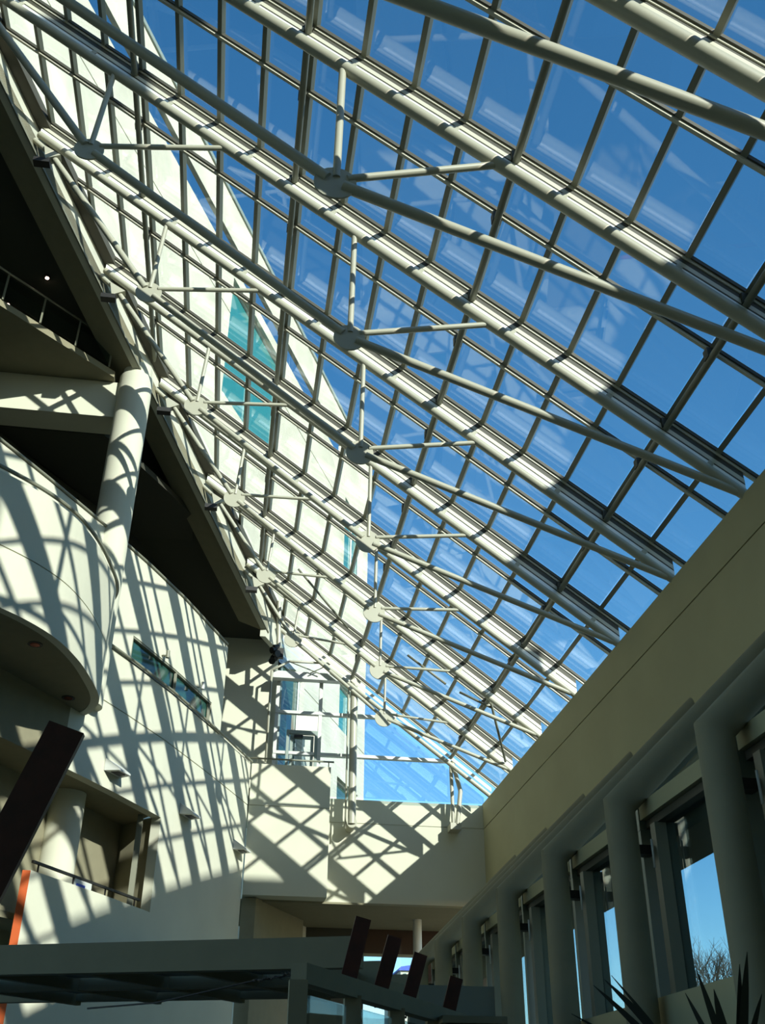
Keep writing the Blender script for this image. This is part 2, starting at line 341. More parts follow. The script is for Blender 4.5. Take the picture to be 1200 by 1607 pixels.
# back wall with an opening where the sky shows
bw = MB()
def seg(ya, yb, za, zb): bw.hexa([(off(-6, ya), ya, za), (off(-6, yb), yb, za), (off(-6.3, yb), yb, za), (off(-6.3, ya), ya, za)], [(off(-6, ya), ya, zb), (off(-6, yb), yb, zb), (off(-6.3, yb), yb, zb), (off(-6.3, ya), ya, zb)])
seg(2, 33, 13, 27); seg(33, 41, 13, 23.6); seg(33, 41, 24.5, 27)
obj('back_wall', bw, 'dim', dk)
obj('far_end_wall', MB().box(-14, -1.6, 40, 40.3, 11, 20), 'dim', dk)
ub = thing('upper_gallery', (-8, 24, 20.8), 'dim upper gallery slab with metal railing at the top left', 'balcony')
obj('slab', MB().prism([(-12.5, 19.9), (-5.0, 27.05), (-5.0, 29.3), (-12.5, 29.3)], 20.82, 21.05), 'soffit', ub)
gd = V((7.5, 7.15, 0)).normalized(); g0 = V((-12.3, 20.05, 0))
obj('handrail', MB().tube([g0 + V((0, 0, 22.1)), g0 + gd * 10 + V((0, 0, 22.1))], .035, 8), 'frame', ub)
for i in range(8):
    q = g0 + gd * (.6 + 1.32 * i); obj('post', MB().bar(q + V((0, 0, 21.05)), q + V((0, 0, 22.1)), .05, .05, (1, 0, 0)), 'frame', ub)
    if i < 7:
        q2 = g0 + gd * (.65 + 1.32 * (i + 1) - .1); obj('glass_pane', MB().bar(q + gd * .06 + V((0, 0, 21.55)), q2 + V((0, 0, 21.55)), .015, .85), 'winpane', ub)
for i, p in enumerate(((-7.16, 24.88, 22.80), (-8.45, 25.9, 22.44))):
    c = thing('ceiling_spotlight', p, ['small lit spotlight in the dark ceiling nearer the raking beam', 'small lit spotlight in the dark ceiling at the left edge'][i], 'ceiling light', 'lit spotlights in the dark upper ceiling')
    obj('lamp', MB().tube([(p[0], p[1], p[2] - .03), (p[0], p[1], p[2] + .02)], .055, 12), 'lamp', c)
    obj('rim', MB().tube([(p[0], p[1], p[2] - .01), (p[0], p[1], p[2] + .05)], .085, 12), 'black', c)

# ------------------------------------------------------------------ tall left building wall seen inside and through the roof
bw = thing('wall_building', (-2, 30, 18), 'tall sunlit cream building wall rising beyond the left edge of the glass roof', 'wall', kind='structure')
YB = [-8, 32.4, 38.1, 40.6, 42.6, 46.4, 47.15, 49.3, 50.3, 51.2]
ZB = [0, 11.0, 12.0, 14.2, 16.57, 16.63, 17.0, 19.0, 24.8, 28.78, 28.84, 29.6, 30.8, 31.35, 32.5, 34.5]
YB = sorted(YB + [18.8 + (23.94 - z) / .342 for z in ZB if 17.3 < z < 33] + [10, 20])
def hole(y, z):
    if 31.35 < z < 32.5 and y < 46.4: return True
    if 32.4 < y < 38.1 and 24.8 < z < 30.8: return True
    if 47.15 < y < 50.3 and 24.8 < z < 29.6: return True
    if 40.6 < y < 42.6 and 11.0 < z < 17.0: return True
    if 47.15 < y < 49.3 and 16.57 < z < 19.0: return True
    if 47.15 < y < 50.3 and 12.0 < z < 14.2: return True
    return False
wmb = {}
for ya, yb in zip(YB, YB[1:]):
    for za, zb in zip(ZB, ZB[1:]):
        ym = (ya + yb) / 2; zm = (za + zb) / 2
        if hole(ym, zm): continue
        rec = .03 if zb - za < .08 else 0
        lo = (lambda y: zR(y)) if yb <= 38.2 else ((lambda y: 17.0) if yb <= 40.65 else (lambda y: 0))
        a0 = max(za, lo(ya)); b0 = max(za, lo(yb))
        if a0 >= zb and b0 >= zb: continue
        a0 = min(a0, zb); b0 = min(b0, zb)
        T = .22
        wmb.setdefault(0, MB()).hexa([(xu(ya) - rec, ya, a0), (xu(yb) - rec, yb, b0), (xu(yb) - T, yb, b0), (xu(ya) - T, ya, a0)],
                                     [(xu(ya) - rec, ya, zb), (xu(yb) - rec, yb, zb), (xu(yb) - T, yb, zb), (xu(ya) - T, ya, zb)])
obj('wall_panel', wmb[0], 'ext', bw)
obj('return_wall', MB().hexa([(xu(51.2), 51.2, 0), (xu(51.2) - .45, 51.2, 0), (xu(51.2) - 12, 58, 0), (xu(51.2) - 11.6, 58.4, 0)], [(xu(51.2), 51.2, 34.5), (xu(51.2) - .45, 51.2, 34.5), (xu(51.2) - 12, 58, 34.5), (xu(51.2) - 11.6, 58.4, 34.5)]), 'ext', bw)
obj('coping', MB().hexa([(xu(-8) + .08, -8, 34.5), (xu(51.3) + .08, 51.3, 34.5), (xu(51.3) - .5, 51.3, 34.5), (xu(-8) - .5, -8, 34.5)], [(xu(-8) + .08, -8, 34.72), (xu(51.3) + .08, 51.3, 34.72), (xu(51.3) - .5, 51.3, 34.72), (xu(-8) - .5, -8, 34.72)]), 'teal', bw)
def extwin(idx, y0, y1, z0, z1, mm, bars, label):
    t = thing('window_%d' % idx, (xu((y0 + y1) / 2), (y0 + y1) / 2, z0), label, 'window', kind='structure')
    def P(y, o, z): return (xu(y) + o, y, z)
    obj('glass_pane', MB().hexa([P(y0, -.3, z0), P(y1, -.3, z0), P(y1, -.34, z0), P(y0, -.34, z0)], [P(y0, -.3, z1), P(y1, -.3, z1), P(y1, -.34, z1), P(y0, -.34, z1)]), mm, t)
    f = MB()
    for y in [y0 + .04] + bars + [y1 - .04]: f.bar(P(y, -.26, z0), P(y, -.26, z1), .08, .1, (0, 1, 0))
    for z in (z0 + .04, z1 - .04): f.bar(P(y0, -.26, z), P(y1, -.26, z), .1, .08)
    obj('window_frame', f, 'white', t)
extwin(2, 32.4, 38.1, 24.8, 30.8, 'tealglass', [35.1], 'large teal window high in the building wall seen through the roof')
extwin(3, 47.15, 50.3, 24.8, 29.6, 'tealglass', [49.0], 'teal window near the far corner of the building wall')
extwin(4, 40.6, 42.6, 11.0, 17.0, 'greenglass', [], 'tall narrow green window behind the terrace door')
extwin(5, 47.15, 49.3, 16.57, 19.0, 'tealglass', [], 'small teal window behind the big steel post')
extwin(6, 47.15, 50.3, 12.0, 14.2, 'greenglass', [], 'low dark window behind the foot of the big steel post')
tag(obj('trim_3', MB().bar((xu(-8) + .20, -8, zr(xu(-8) + .2, .5)), (xu(39.6) + .20, 39.6, zr(xu(39.6) + .2, .5)), .32, .28), 'filler'), 'dark gutter along the left edge of the glass roof', 'filler', kind='structure')  # dark filler bar standing for a dark gap at the roof edge

# ------------------------------------------------------------------ glass roof
ce = thing('ceiling', (5, 20, 11), 'sloping glass roof of rectangular panes on steel bars', 'ceiling', kind='structure')
def clip_x(y0, y1, x0, x1):   # pane rectangle clipped to the right of the building wall line
    poly = [(x0, y0), (x1, y0), (x1, y1), (x0, y1)]; o = []
    g = lambda p: p[0] - xu(p[1]) - .06
    for a, b in zip(poly, poly[1:] + poly[:1]):
        ga, gb = g(a), g(b)
        if ga >= 0: o.append(a)
        if ga * gb < 0: t = ga / (ga - gb); o.append((a[0] + t * (b[0] - a[0]), a[1] + t * (b[1] - a[1])))
    return o
XE = 10.85; Y1 = 39.1
ys = []
for y in TY: ys += [y, y + 1.52]
ys = [-8, -6] + ys + [Y1]
ys = sorted(set(round(y, 3) for y in ys))
if ys[-1] - ys[-2] < .5: ys.pop(-2)
xs = [XE] + [8.45 - 1.012 * i for i in range(0, 30)]
xs = [XE, 9.46] + [8.45 - 1.012 * i for i in range(0, 30)]
hid = MB(); cache = {}
for j in range(len(ys) - 1):
    y0, y1 = ys[j] + .03, ys[j + 1] - .03
    for i in range(len(xs) - 1):
        x1, x0 = xs[i] - .03, xs[i + 1] + .03
        poly = clip_x(y0, y1, x0, x1)
        if len(poly) < 3: continue
        if y1 < 8.0:
            hid.hexa([(p[0], p[1], zr(p[0], HG)) for p in poly], [(p[0], p[1], zr(p[0], HG + .02)) for p in poly]); continue
        key = (round(y1 - y0, 2), round(x1 - x0, 2))
        if len(poly) == 4 and poly == [(x0, y0), (x1, y0), (x1, y1), (x0, y1)]:
            if key not in cache:
                mb = MB().hexa([(p[0] - x0, p[1] - y0, -S * (p[0] - x0)) for p in poly], [(p[0] - x0, p[1] - y0, -S * (p[0] - x0) + .02) for p in poly])
                me = bpy.data.meshes.new('glass_pane'); me.from_pydata([tuple(p) for p in mb.v], [], mb.f); me.materials.append(M['pane']); cache[key] = me
            o = bpy.data.objects.new('glass_pane', cache[key]); COL.objects.link(o); o.parent = ce
            o.location = V((x0, y0, zr(x0, HG))) - ORG[ce.name]
        else:
            obj('glass_pane', MB().hexa([(p[0], p[1], zr(p[0], HG)) for p in poly], [(p[0], p[1], zr(p[0], HG + .02)) for p in poly]), 'pane', ce)
hp = obj('glass_pane', hid, 'pane', ce); hp['kind'] = 'stuff'
UP = V((S, 0, 1)).normalized()
for y in ys[1:]:
    x0 = xu(y) + .05; a = (x0, y, zr(x0, HG - .10)); b = (XE, y, zr(XE, HG - .10))
    r = obj('rafter_bar', MB().bar(a, b, .15, .08, UP), 'dark', ce)
    obj('rafter_cap', MB().bar((a[0], y, a[2] - .07), (b[0], y, b[2] - .07), .075, .08, UP), 'strip', r)
for x in xs[1:]:
    yend = min(Y1, (x + 7.07) / .437 + 20.42 - .2)
    if yend < 6: continue
    obj('glazing_bar', MB().bar((x, -8, zr(x, HG - .07)), (x, yend, zr(x, HG - .07)), .12, .13, UP), 'frame', ce)
obj('eaves_bar', MB().bar((XE, -8, zr(XE, HG - .05)), (XE, Y1, zr(XE, HG - .05)), .15, .2, UP), 'frame', ce)

# purlin pipes hung under the rafters
plab = ['purlin pipe nearest the right wall, under the glass', 'purlin pipe second from the right wall, crossing the sky', 'purlin pipe third from the right wall, near the big left gussets', 'purlin pipe farthest left, close to the building wall']
for i, x in enumerate((8.36, 4.30, .20, -3.86)):
    ye = min(38.9, (x + 7.07) / .437 + 20.42 - .3)
    t = thing('purlin_pipe', (x, 20, zr(x, .4)), 'dark ' + plab[i], 'pipe', 'purlin pipes running the length of the roof')
    obj('pipe', MB().tube([(x, -7, zr(x, .38)), (x, ye, zr(x, .38))], .075, 10), 'frame', t)
    for y in ys[2:]:
        if y < ye and y > 6: obj('clamp', MB().box(x - .09, x + .09, y - .09, y + .09, zr(x, .38), zr(x, .60)), 'dark', t)

# ------------------------------------------------------------------ roof trusses
RAD = {0: .19, 1: .18, 2: .165, 3: .165, 4: .135, 5: .118, 6: .108, 7: .1, 8: .094, 9: .088, 10: .083}
nvis = 0
for i, y in enumerate(TY):
    k = i - 4                         # 0 = first truss whose node shows
    if i < 2: continue
    N = (.88 + .71 * k, y, 14.64 - .278 * k); Lx = -4.52 + 1.235 * (k - 1); Ln = (Lx, y, 19.18 - .662 * (k - 1))
    xe = xu(y) + .12; R = RAD[i]; Sx = xe + .45; Sp = (Sx, y, zr(Sx) - .42)
    far = 10 - i
    lab = 'pale tubular truss nearest the glazed end screen' if far == 0 else '%s pale tubular truss counting from the glazed end screen' % ORD[far]
    t = thing('roof_truss', (2, y, 12), lab, 'truss', 'tubular trusses under the glass roof')
    obj('top_chord', MB().tube([(10.0, y, zr(10.0)), (xe, y, zr(xe))], R, 18), 'steel', t)
    for nm_, h0, h1, mt_, th in (('web_strip', R * .9, R + .15, 'strip_white', .012), ('web_plate', R + .15, R + .19, 'dark', .012), ('web_cap', R + .19, R + .31, 'strip', .02), ('web_plate', R + .31, .64, 'dark', .012)):
        if h1 > h0: obj(nm_, MB().hexa([(9.9, y - th, zr(9.9, h0)), (xe, y - th, zr(xe, h0)), (xe, y + th, zr(xe, h0)), (9.9, y + th, zr(9.9, h0))],
                               [(9.9, y - th, zr(9.9, h1)), (xe, y - th, zr(xe, h1)), (xe, y + th, zr(xe, h1)), (9.9, y + th, zr(9.9, h1))]), mt_, t)
    for j in range(int((9.7 - xe) / 2.02)):
        xb = 9.2 - 2.02 * j; obj('bolt_plate', MB().bar((xb - .05, y - .02, zr(xb - .05, R + .07)), (xb + .05, y - .02, zr(xb + .05, R + .07)), .02, .16, (S, 0, 1)), 'steel', t)
    def trim_(p, q, g0_, g1_): p = V(p); q = V(q); d = (q - p).normalized(); return [p + d * g0_, q - d * g1_]
    obj('bottom_chord', MB().tube(trim_(N, (9.7, y, zr(9.7) - .05), .16, 0), R * .80, 14), 'steel', t)
    obj('bottom_chord', MB().tube(trim_(N, Ln, .18, .16), R * .80, 14), 'steel', t)
    obj('bottom_chord', MB().tube(trim_(Ln, Sp, .18, 0), R * .8, 14), 'steel', t)
    obj('bottom_chord', MB().tube([Sp, (xe - .1, y, zr(xe) - .25)], R * .75, 14), 'steel', t)
    gr = .39 if k <= 0 else .335
    for c in (N, Ln):
        obj('gusset_plate', MB().disc((c[0], y, c[2]), gr, .022, 32), 'steel', t)
    obj('end_plate', MB().prism([(0, 0), (.3, 0), (.12, .36)], -.03, .03), 'steel', t)   # replaced below
    ep = [c for c in t.children if c.name.startswith('end_plate')][-1]; bpy.data.objects.remove(ep)
    obj('end_plate', MB().hexa([(Sx - .22, y - R - .02, Sp[2] + .22), (Sx + .28, y - R - .02, Sp[2] - .1), (Sx - .1, y - R - .02, Sp[2] - .3)], [(Sx - .22, y + R + .02, Sp[2] + .22), (Sx + .28, y + R + .02, Sp[2] - .1), (Sx - .1, y + R + .02, Sp[2] - .3)]), 'steel', t)
    obj('bearing_clamp', MB().box(Sx - .42, Sx + .02, y - .12, y + .12, Sp[2] - .42, Sp[2] - .26), 'black', t)
    rs = R * .55
    def strut(c, x2, xs_=.05): obj('strut', MB().tube([(c[0] + xs_, y, c[2] + .15), (x2, y, zr(x2) - R * .6)], rs, 12), 'steel', t)
    strut(N, N[0] + .05, .02); strut(N, N[0] + 3.02 - .12 * max(0, k - 1), .22)
    strut(Ln, Ln[0] + .17, .02); strut(Ln, Ln[0] + 3.0 - .18 * max(0, k - 1), .22)
# end frame over the end screen
t = thing('roof_truss', (5, 38.95, 12), 'pale tubular rafter directly above the glazed end screen', 'truss', 'tubular trusses under the glass roof')
xe = xu(38.95) + .1
obj('top_chord', MB().tube([(10.0, 38.95, zr(10.0)), (xe, 38.95, zr(xe))], .09, 14), 'steel', t)
obj('web_plate', MB().hexa([(9.9, 38.94, zr(9.9, .2)), (xe, 38.94, zr(xe, .2)), (xe, 38.96, zr(xe, .2)), (9.9, 38.96, zr(9.9, .2))], [(9.9, 38.94, zr(9.9, .36)), (xe, 38.94, zr(xe, .36)), (xe, 38.96, zr(xe, .36)), (9.9, 38.96, zr(9.9, .36))]), 'strip', t)
# brace rods
for i, (a, b, lab) in enumerate([((8.4, 32.5, .25), (9.6, 35.5, .1), 'thin dark brace rod near the right wall end of the roof'),
                     ((5.7, 33.6, .25), (7.0, 33.3, .1), 'short thin brace rod below the middle of the far roof'),
                     ((7.5, 33.3, .2), (8.45, 32.7, .2), 'thin bent brace rod by the second purlin crossing'),
                     ((1.6, 33.4, .2), (3.65, 34.9, .2), 'thin dark brace rod in the far left of the roof')]):
    tag(obj('brace_rod', MB().tube([(a[0], a[1], zr(a[0], a[2])), (b[0], b[1], zr(b[0], b[2]))], .045, 8), 'frame'), lab, 'rod')

# ------------------------------------------------------------------ glazed end screen
ew = thing('window_7', (5, 40, 11.14), 'glazed end screen of white bars under the lowest rafter', 'window', kind='structure')
YG = 39.75
def roofz(x): return zr(x, .1)
cols = [1.30, 3.12, 4.45, 8.46, XW]
rows = [11.14, 12.78, 14.46, 15.95, 19]
for a, b in zip(cols, cols[1:]):
    for c, d in zip(rows, rows[1:]):
        if (a, c) in ((1.30, 11.14), (1.30, 12.78)): continue
        poly = []
        for p in [(a, c), (b, c), (b, d), (a, d)]: poly.append(p)
        o = []; g = lambda p: roofz(p[0]) - p[1]
        for p, q in zip(poly, poly[1:] + poly[:1]):
            if g(p) >= 0: o.append(p)
            if g(p) * g(q) < 0: tt = g(p) / (g(p) - g(q)); o.append((p[0] + tt * (q[0] - p[0]), p[1] + tt * (q[1] - p[1])))
        if len(o) < 3: continue
        obj('glass_pane', MB().hexa([(p[0], YG, p[1]) for p in o], [(p[0], YG + .02, p[1]) for p in o]), 'endpane', ew)
for z in rows[1:4]:
    xr = 9.7 - (z - .1 - 11.35) / S
    obj('transom', MB().box(1.3, min(xr + .5, XW), YG - .12, YG + .1, z - .06, z + .06), 'white', ew)
obj('head_beam', MB().box(1.1, 4.7, 39.25, 39.6, 15.75, 16.05), 'white', ew)
for x in (1.36, 3.12): obj('mullion', MB().box(x - .07, x + .07, YG - .1, YG + .1, 10.9, min(zr(x), 16.0)), 'white', ew)
dr = thing('door_1', (2.45, 39.7, 10.9), 'glass door in a grey teal frame on the far terrace', 'door', kind='structure')
f = MB(); f.box(1.80, 1.92, 39.6, 39.8, 10.9, 13.7); f.box(2.93, 3.05, 39.6, 39.8, 10.9, 13.7); f.box(1.92, 2.93, 39.6, 39.8, 13.56, 13.7)
obj('door_frame', f, 'teal', dr)
lf = MB(); lf.box(1.95, 2.07, 39.66, 39.72, 10.95, 13.5); lf.box(2.78, 2.90, 39.66, 39.72, 10.95, 13.5); lf.box(2.07, 2.78, 39.66, 39.72, 13.36, 13.5); lf.box(2.07, 2.78, 39.66, 39.72, 10.95, 11.15)
lfo = obj('door_leaf', lf, 'teal', dr)
obj('glass_pane', MB().box(2.07, 2.78, 39.68, 39.70, 11.15, 13.36), 'endpane', lfo)
obj('door_closer', MB().box(2.1, 2.45, 39.5, 39.62, 13.38, 13.48), 'black', dr)
obj('side_light', MB().box(1.45, 1.76, 39.7, 39.72, 10.95, 14.4), 'endpane', dr)
# steel frame behind the roof edge
sf = thing('steel_gantry', (2.2, 39.1, 15.8), 'light steel frame with crossed rods above the terrace door', 'frame')
g = MB(); P3 = lambda x, z: (x, 39.1, z)
g.tube([P3(1.03, 12.2), P3(1.03, 15.98)], .05, 8); g.tube([P3(1.03, 15.98), P3(1.72, 16.41)], .05, 8); g.tube([P3(1.72, 16.41), P3(3.4, 16.42)], .05, 8)
obj('frame_tube', g, 'steel', sf)
obj('rod', MB().tube([P3(1.72, 16.4), P3(3.0, 15.95)], .025, 6), 'frame', sf); obj('rod', MB().tube([P3(3.4, 16.4), P3(2.6, 15.95)], .025, 6), 'frame', sf)
gp = thing('end_post', (4.45, 39.25, 9.9), 'thick round steel post standing off the end wall on a bracket', 'post')
obj('shaft', MB().tube([(4.45, 39.25, 10.0), (4.43, 39.25, 16.0)], .155, 18), 'steel', gp)
obj('wall_bracket', MB().tube([(4.45, 39.2, 10.05), (4.45, 39.995, 10.05)], .2, 16), 'steel', gp)
tag(obj('slim_rod', MB().tube([(4.2, 39.2, 9.8), (4.2, 39.2, 15.7)], .035, 8), 'steel'), 'slim vertical rod just left of the thick end post', 'rod')
zp = thing('cranked_post', (8.5, 39.5, 10.1), 'cranked pair of steel tubes bracketed to the end wall near the right corner', 'post')
obj('tube', MB().tube([(8.46, 39.4, 12.7), (8.76, 39.4, 11.5), (8.60, 39.4, 10.2)], .09, 12), 'steel', zp)
obj('tube', MB().tube([(8.42, 39.5, 12.7), (8.46, 39.5, 10.2)], .075, 12), 'steel', zp)
obj('wall_bracket', MB().box(8.32, 8.75, 39.35, 39.995, 10.0, 10.25), 'steel', zp)
sp = thing('spotlight_cluster', (1.2, 38.1, 16.0), 'cluster of dark spotlights on a pole at the foot of the raking beam', 'spotlight')
obj('pole', MB().tube([(1.22, 38.1, 16.3), (1.12, 38.1, 18.6)], .09, 10), 'steel', sp)
for i in range(6):
    a = V((1.2 + random.uniform(-.22, .22), 38.1 + random.uniform(-.2, .2), 16.35 + random.uniform(-.35, .25)))
    d = V((random.uniform(-1, 1), random.uniform(-1, -.2), random.uniform(-.8, .3))).normalized() * .24
    hd = obj('lamp_head', MB().tube([a, a + d * .6, a + d], [.07, .12, .14], 10), 'black', sp)
obj('mount', MB().box(1.0, 1.42, 38.0, 38.2, 16.1, 16.5), 'black', sp)

# ------------------------------------------------------------------ recess under the end wall
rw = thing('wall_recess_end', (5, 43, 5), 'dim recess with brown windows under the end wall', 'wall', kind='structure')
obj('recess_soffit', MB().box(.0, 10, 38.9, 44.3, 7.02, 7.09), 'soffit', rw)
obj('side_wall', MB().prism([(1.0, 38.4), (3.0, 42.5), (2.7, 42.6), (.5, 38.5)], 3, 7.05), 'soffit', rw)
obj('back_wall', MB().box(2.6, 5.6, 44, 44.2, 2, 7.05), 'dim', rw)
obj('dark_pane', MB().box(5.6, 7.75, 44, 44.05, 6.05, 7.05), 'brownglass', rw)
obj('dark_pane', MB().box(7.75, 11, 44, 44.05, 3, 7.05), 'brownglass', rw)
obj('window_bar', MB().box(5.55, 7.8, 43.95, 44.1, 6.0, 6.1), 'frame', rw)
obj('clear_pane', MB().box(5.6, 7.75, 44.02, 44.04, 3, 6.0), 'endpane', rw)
tag(obj('recess_column', MB().cyl((7.35, 41.5), .17, FL, 7.05, 20), 'white'), 'slim white round column in the recess under the end wall', 'column')
fb = thing('far_building', (13, 80, FL), 'distant pale building with a blue roof edge low behind the recess', 'building')
obj('wall', MB().box(12.9, 18.5, 80, 88, FL, 10.0), 'ext', fb); obj('roof', MB().hexa([(12.7, 79.8, 10.0), (18.7, 79.8, 10.0), (18.7, 88.2, 10.0), (12.7, 88.2, 10.0)], [(12.9, 79.8, 10.25), (18.7, 79.8, 11.2), (18.7, 88.2, 11.2), (12.9, 88.2, 10.25)]), 'blue', fb)
for i in range(6): obj('window', MB().box(13.1 + .45 * i, 13.3 + .45 * i, 79.9, 80.0, 8.4, 9.8), 'greenglass', fb)

# ------------------------------------------------------------------ right window bays and raking columns
for i, y in enumerate([12.72 + 3.82 * k for k in range(-1, 7)]):
    lab = '%s bent tubular column from the camera along the right window bays' % ORD[i]
    t = thing('bent_column', (6.4, y, FL), lab, 'column', 'bent tubular columns along the right side')
    obj('tube', MB().tube([(6.4, y, FL), (6.4, y, 4.72), (10.0, y, 8.13)], .255, 28), 'soffit', t)
    obj('bracket', MB().box(6.6, 6.95, y + .05, y + .3, 3.95, 4.1), 'black', t)
    # window bay between this column and the next one away from the camera
    ya = y - 3.82 + .52; yb = y + .42
    wn = thing('window_%d' % (8 + i), (6.95, y - 1.9, 1.8), '%s tall window bay from the camera on the right' % ORD[i], 'window', kind='structure')
    hd = obj('header', MB().box(6.86, 7.12, ya, yb - .12, 4.56, 4.83), 'wallr', wn)
    obj('header_cap', MB().box(6.84, 7.15, yb - .11, yb, 4.40, 4.88), 'teal', wn)
    obj('sash_bar', MB().box(6.95, 7.2, ya, yb, 4.42, 4.55), 'dark', wn)
    obj('jamb', MB().box(6.85, 7.25, yb - .10, yb, 1.8, 4.42), 'teal', wn)
    obj('jamb', MB().box(6.9, 7.25, yb - .62, yb - .42, 1.8, 4.42), 'frame', wn)
    obj('jamb', MB().box(6.9, 7.25, ya, ya + .1, 1.8, 4.42), 'frame', wn)
    obj('handle', MB().tube([(6.84, yb - .55, 3.7), (6.84, yb - .55, 4.15)], .02, 8), 'white', wn)
    obj('glass_pane', MB().box(7.1, 7.12, ya + .1, yb - .62, 1.8, 4.42), 'winpane', wn)
    obj('canted_pane', MB().hexa([(7.0, ya, 4.86), (9.78, ya, 7.5), (9.80, ya, 7.48), (7.02, ya, 4.84)], [(7.0, yb, 4.86), (9.78, yb, 7.5), (9.80, yb, 7.48), (7.02, yb, 4.84)]), 'endpane', wn)
    obj('canted_bar', MB().bar((7.04, yb - .06, 4.9), (9.8, yb - .06, 7.52), .1, .1), 'teal', wn)
tag(obj('wall_sill', MB().box(6.75, 7.25, 2, 40, FL, 1.80), 'wallr'), 'tan low wall under the right window bays', 'wall', kind='structure')
tag(obj('neighbouring_wing', MB().box(16, 19, -6.0, 10.8, FL, 21.2), 'brown'), 'tall brown neighbouring wing outside, right of the view, shading part of the roof', 'building', kind='structure')
tag(obj('unseen_sun_block', MB().box(16, 19, -40, -6.0, FL, 19.4), 'brown'), 'lower brown block beside the neighbouring wing, unseen, added to shade the pergola', 'building', kind='structure')  # unseen block added to keep the sun off the pergola
tag(obj('exterior_eave', MB().box(7.3, 8.38, 2, 40, 4.22, 4.52), 'brown'), 'brown outside canopy beyond the right windows', 'canopy', kind='structure')

# ------------------------------------------------------------------ pergola and leaning boards
pg = thing('pergola', (0, 17, FL), 'grey beige pergola with panelled soffit across the bottom of the view', 'pergola')
a, b = V((-6.5, 18.85, 2.2)), V((1.98, 15.78, 2.2)); dd = (b - a).normalized(); bk = V((-dd.y, dd.x, 0))
obj('fascia_beam', MB().bar(a, b, .2, .42), 'soffit', pg)
obj('cross_beam', MB().bar((-5.6, 21.1, 2.21), (2.69, 18.05, 2.21), .2, .36), 'soffit', pg)
obj('cross_beam', MB().bar((-4.9, 23.1, 2.26), (3.44, 20.05, 2.26), .2, .36), 'soffit', pg)
for i in range(5):
    q = a + dd * (1.2 + 1.65 * i); obj('joist', MB().bar(q + V((0, 0, -.08)), q + bk * 4.6 + dd * 1.2 + V((0, 0, -.08)), .12, .2), 'soffit', pg)
for i in range(4):
    for j in range(2):
        q = a + dd * (1.3 + 1.65 * i) + bk * (.15 + 2.2 * j) + dd * (.6 * j)
        obj('soffit_panel', MB().hexa([q, q + dd * 1.45, q + dd * 2.0 + bk * 2.0, q + dd * .55 + bk * 2.0], [p + V((0, 0, .03)) for p in (q, q + dd * 1.45, q + dd * 2.0 + bk * 2.0, q + dd * .55 + bk * 2.0)]), 'panel', pg)
sd0, sd1 = V((1.08, 15.75, 1.90)) * .82, V((5.3, 23.4, 1.90)) * .82; sdd = (sd1 - sd0).normalized()
obj('side_beam', MB().bar(sd0, sd1, .2, .22), 'soffit', pg)
for i in range(5):
    q = sd0 + sdd * (.0 + 1.66 * i); obj('post', MB().bar((q.x, q.y, FL), (q.x, q.y, 1.48), .21, .21, (0, 1, 0)), 'soffit', pg)
for i in range(4):
    q = sd0 + sdd * (.3 + 1.66 * i); q2 = q + sdd * 1.1; obj('screen_panel', MB().bar((q.x, q.y, .6), (q2.x, q2.y, .6), .05, 1.5), 'winpane', pg)
tag(obj('kiosk_wall', MB().box(4.1, 6.0, 24.2, 24.5, FL, 2.75), 'panel'), 'pale grey low wall panel behind the leaning timber boards', 'wall')
ks = thing('kiosk', (3.85, 17.3, FL), 'beige flat topped kiosk at the bottom below the bent columns', 'kiosk')
obj('top', MB().box(3.35, 4.35, 16.8, 17.8, 1.40, 1.50), 'soffit', ks); obj('body', MB().box(3.42, 4.28, 16.87, 17.7, FL, 1.40), 'dark', ks)
def board(base, top, wd, label, y):
    b0, b1 = V(base), V(top); t = thing('leaning_board', tuple(b0), label, 'board', 'leaning dark red boards')
    obj('plank', MB().bar(b0, b1, .07, wd, (1, 0, 0)), 'wood', t)
    obj('foot_bracket', MB().bar(b0 - V((.05, 0, .05)) * wd * 3, b0 + V((.05, 0, -.05)) * wd * 3, .08, .03), 'black', t)
BLAB = ['largest dark red board leaning at the left edge', 'tall dark red board leaning left of three others at the bottom centre', 'dark red board second from left in the bottom centre row', 'dark red board third from left in the bottom centre row', 'short dark red board farthest right by the bent columns']
BRD = [((-1.54, 7.05, 1.25), (-1.19, 7.05, 2.36), .255), ((2.07, 18.6, 2.0), (2.35, 18.6, 3.14), .27), ((2.82, 20.2, 1.96), (3.15, 20.2, 3.10), .27), ((3.62, 22.0, 1.95), (3.96, 22.0, 3.07), .27), ((4.55, 22.6, 1.8), (4.81, 22.6, 2.72), .27)]
for n_, ((b0, b1, wd), lb) in enumerate(zip(BRD, BLAB)):
    kf = 1.0 if n_ == 0 else .82; board([c_ * kf for c_ in b0], [c_ * kf for c_ in b1], wd * kf, lb, 0)
tw = thing('twig_garland', (.5, 15.6, 1.8), 'dry twig garland tied along a wire under the pergola', 'garland')
obj('wire', MB().tube([(1.02, 15.6, 1.86), (.45, 15.7, 1.78), (-.9, 16.5, 1.55), (-1.9, 17.0, 1.50)], .012, 6), 'black', tw)
tm = MB()
for i in range(26):
    t_ = random.random(); p = V((1.0, 15.58, 1.86)).lerp(V((.40, 15.68, 1.77)), t_); q = p + V((random.uniform(-.09, .09), random.uniform(-.05, .05), random.uniform(-.04, .05)))
    tm.tube([p, q], [.014, .005], 5)
obj('twigs', tm, 'bark', tw)

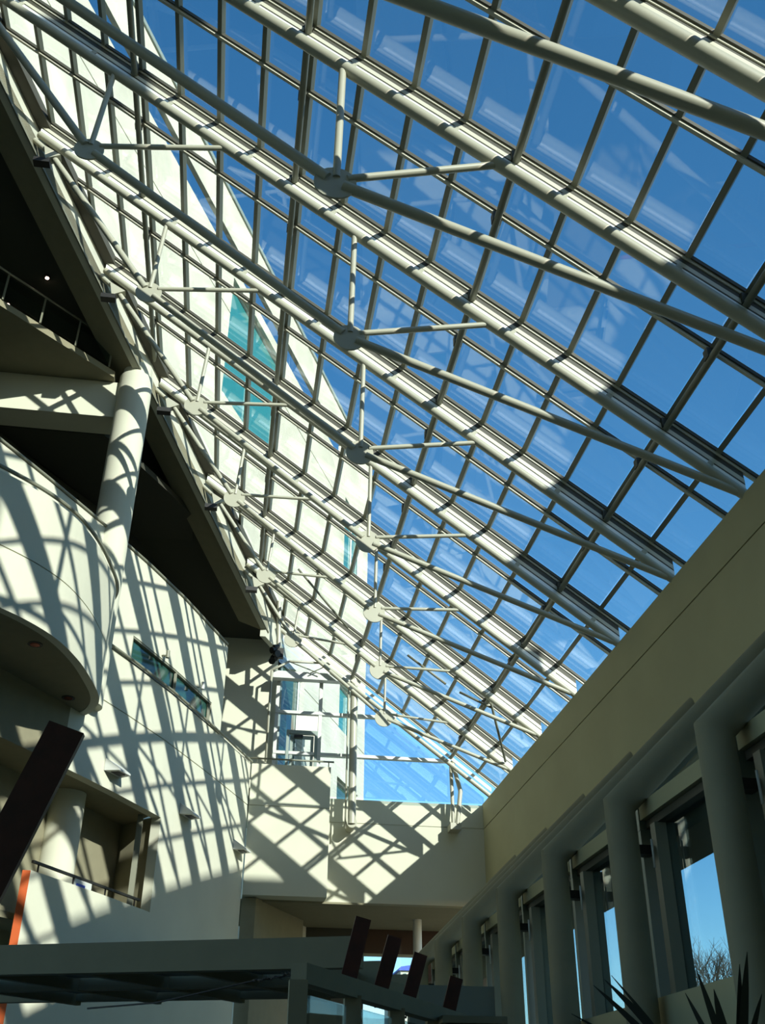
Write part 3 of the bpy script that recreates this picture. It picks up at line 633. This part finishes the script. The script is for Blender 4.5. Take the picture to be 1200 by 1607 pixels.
# ------------------------------------------------------------------ spiky plants by the right windows
def spiky(name_loc, leaves, label):
    t = thing('spiky_plant', name_loc, label, 'plant', 'spiky plants at the bottom right')
    base = V(name_loc)
    for tip, wd, bend in leaves:
        tip = V(tip); n = 8; c = []; d = tip - base; sd = d.cross(f_).normalized()
        for j in range(n + 1):
            s_ = j / n; c.append(base + d * s_ + V((0, 0, bend * sin(pi * s_))))
        l = []; r = []; m = []
        for j, p in enumerate(c):
            s_ = j / n; ww = wd * (.55 + 1.1 * s_) * (1 - s_) ** .8 if s_ < .999 else .001
            l.append(p - sd * ww); r.append(p + sd * ww); m.append(p + f_ * (.35 * ww) + V((0, 0, -.15 * ww)))
        vv = l + m + r; k = n + 1; ff = []
        for j in range(n): ff += [[j, j + 1, k + j + 1, k + j], [k + j, k + j + 1, 2 * k + j + 1, 2 * k + j], [j, 2 * k + j, 2 * k + j + 1, j + 1]]
        obj('leaf', MB().add(vv, ff), 'leaf', t)
spiky((1.62, 3.66, .06), [((1.288, 3.761, .44), .020, .02), ((1.324, 3.746, .458), .022, .03), ((1.348, 3.737, .47), .012, .02), ((1.211, 3.796, .352), .014, .02), ((1.43, 3.72, .33), .012, .01)], 'spiky dark plant whose leaves cross the window foot at the bottom right')
spiky((1.68, 3.58, .10), [((1.575, 3.654, .411), .018, 0), ((1.616, 3.627, .479), .020, .01), ((1.745, 3.565, .495), .022, -.01), ((1.771, 3.547, .532), .026, 0), ((1.80, 3.55, .402), .02, .01), ((1.66, 3.61, .42), .03, 0)], 'spiky dark plant with upright leaves in the bottom right corner')
tag(obj('planter', MB().box(1.2, 2.2, 3.2, 4.0, FL, .05), 'floor'), 'stone planter under the spiky plants, below the view', 'planter')

# ------------------------------------------------------------------ bare tree outside
tr = thing('bare_tree', (25.1, 54.2, FL), 'leafless tree outside behind the nearest right window', 'tree')
tm = MB(); bmm = MB()
def grow(p, d, L_, r, n):
    q = p + d * L_; bmm.tube([p, q], [r, r * .7], 5 if n > 3 else 3, False)
    if n == 0: return
    for _ in range(3 if n > 1 else 2):
        dd_ = (d + V((random.uniform(-.75, .75), random.uniform(-.75, .75), random.uniform(-.25, .55)))).normalized()
        grow(p.lerp(q, random.uniform(.55, 1)), dd_, L_ * random.uniform(.62, .82), r * .62, n - 1)
obj('trunk', MB().tube([(25.1, 54.2, FL - .4), (25.4, 54.2, 2.8)], [.22, .16], 10), 'bark', tr)
for a_ in range(5): grow(V((25.4, 54.2, 2.6)), V((cos(a_ * 1.26) * .55, sin(a_ * 1.26) * .55, 1)).normalized(), 2.5, .09, 5)
obj('branches', bmm, 'bark', tr)
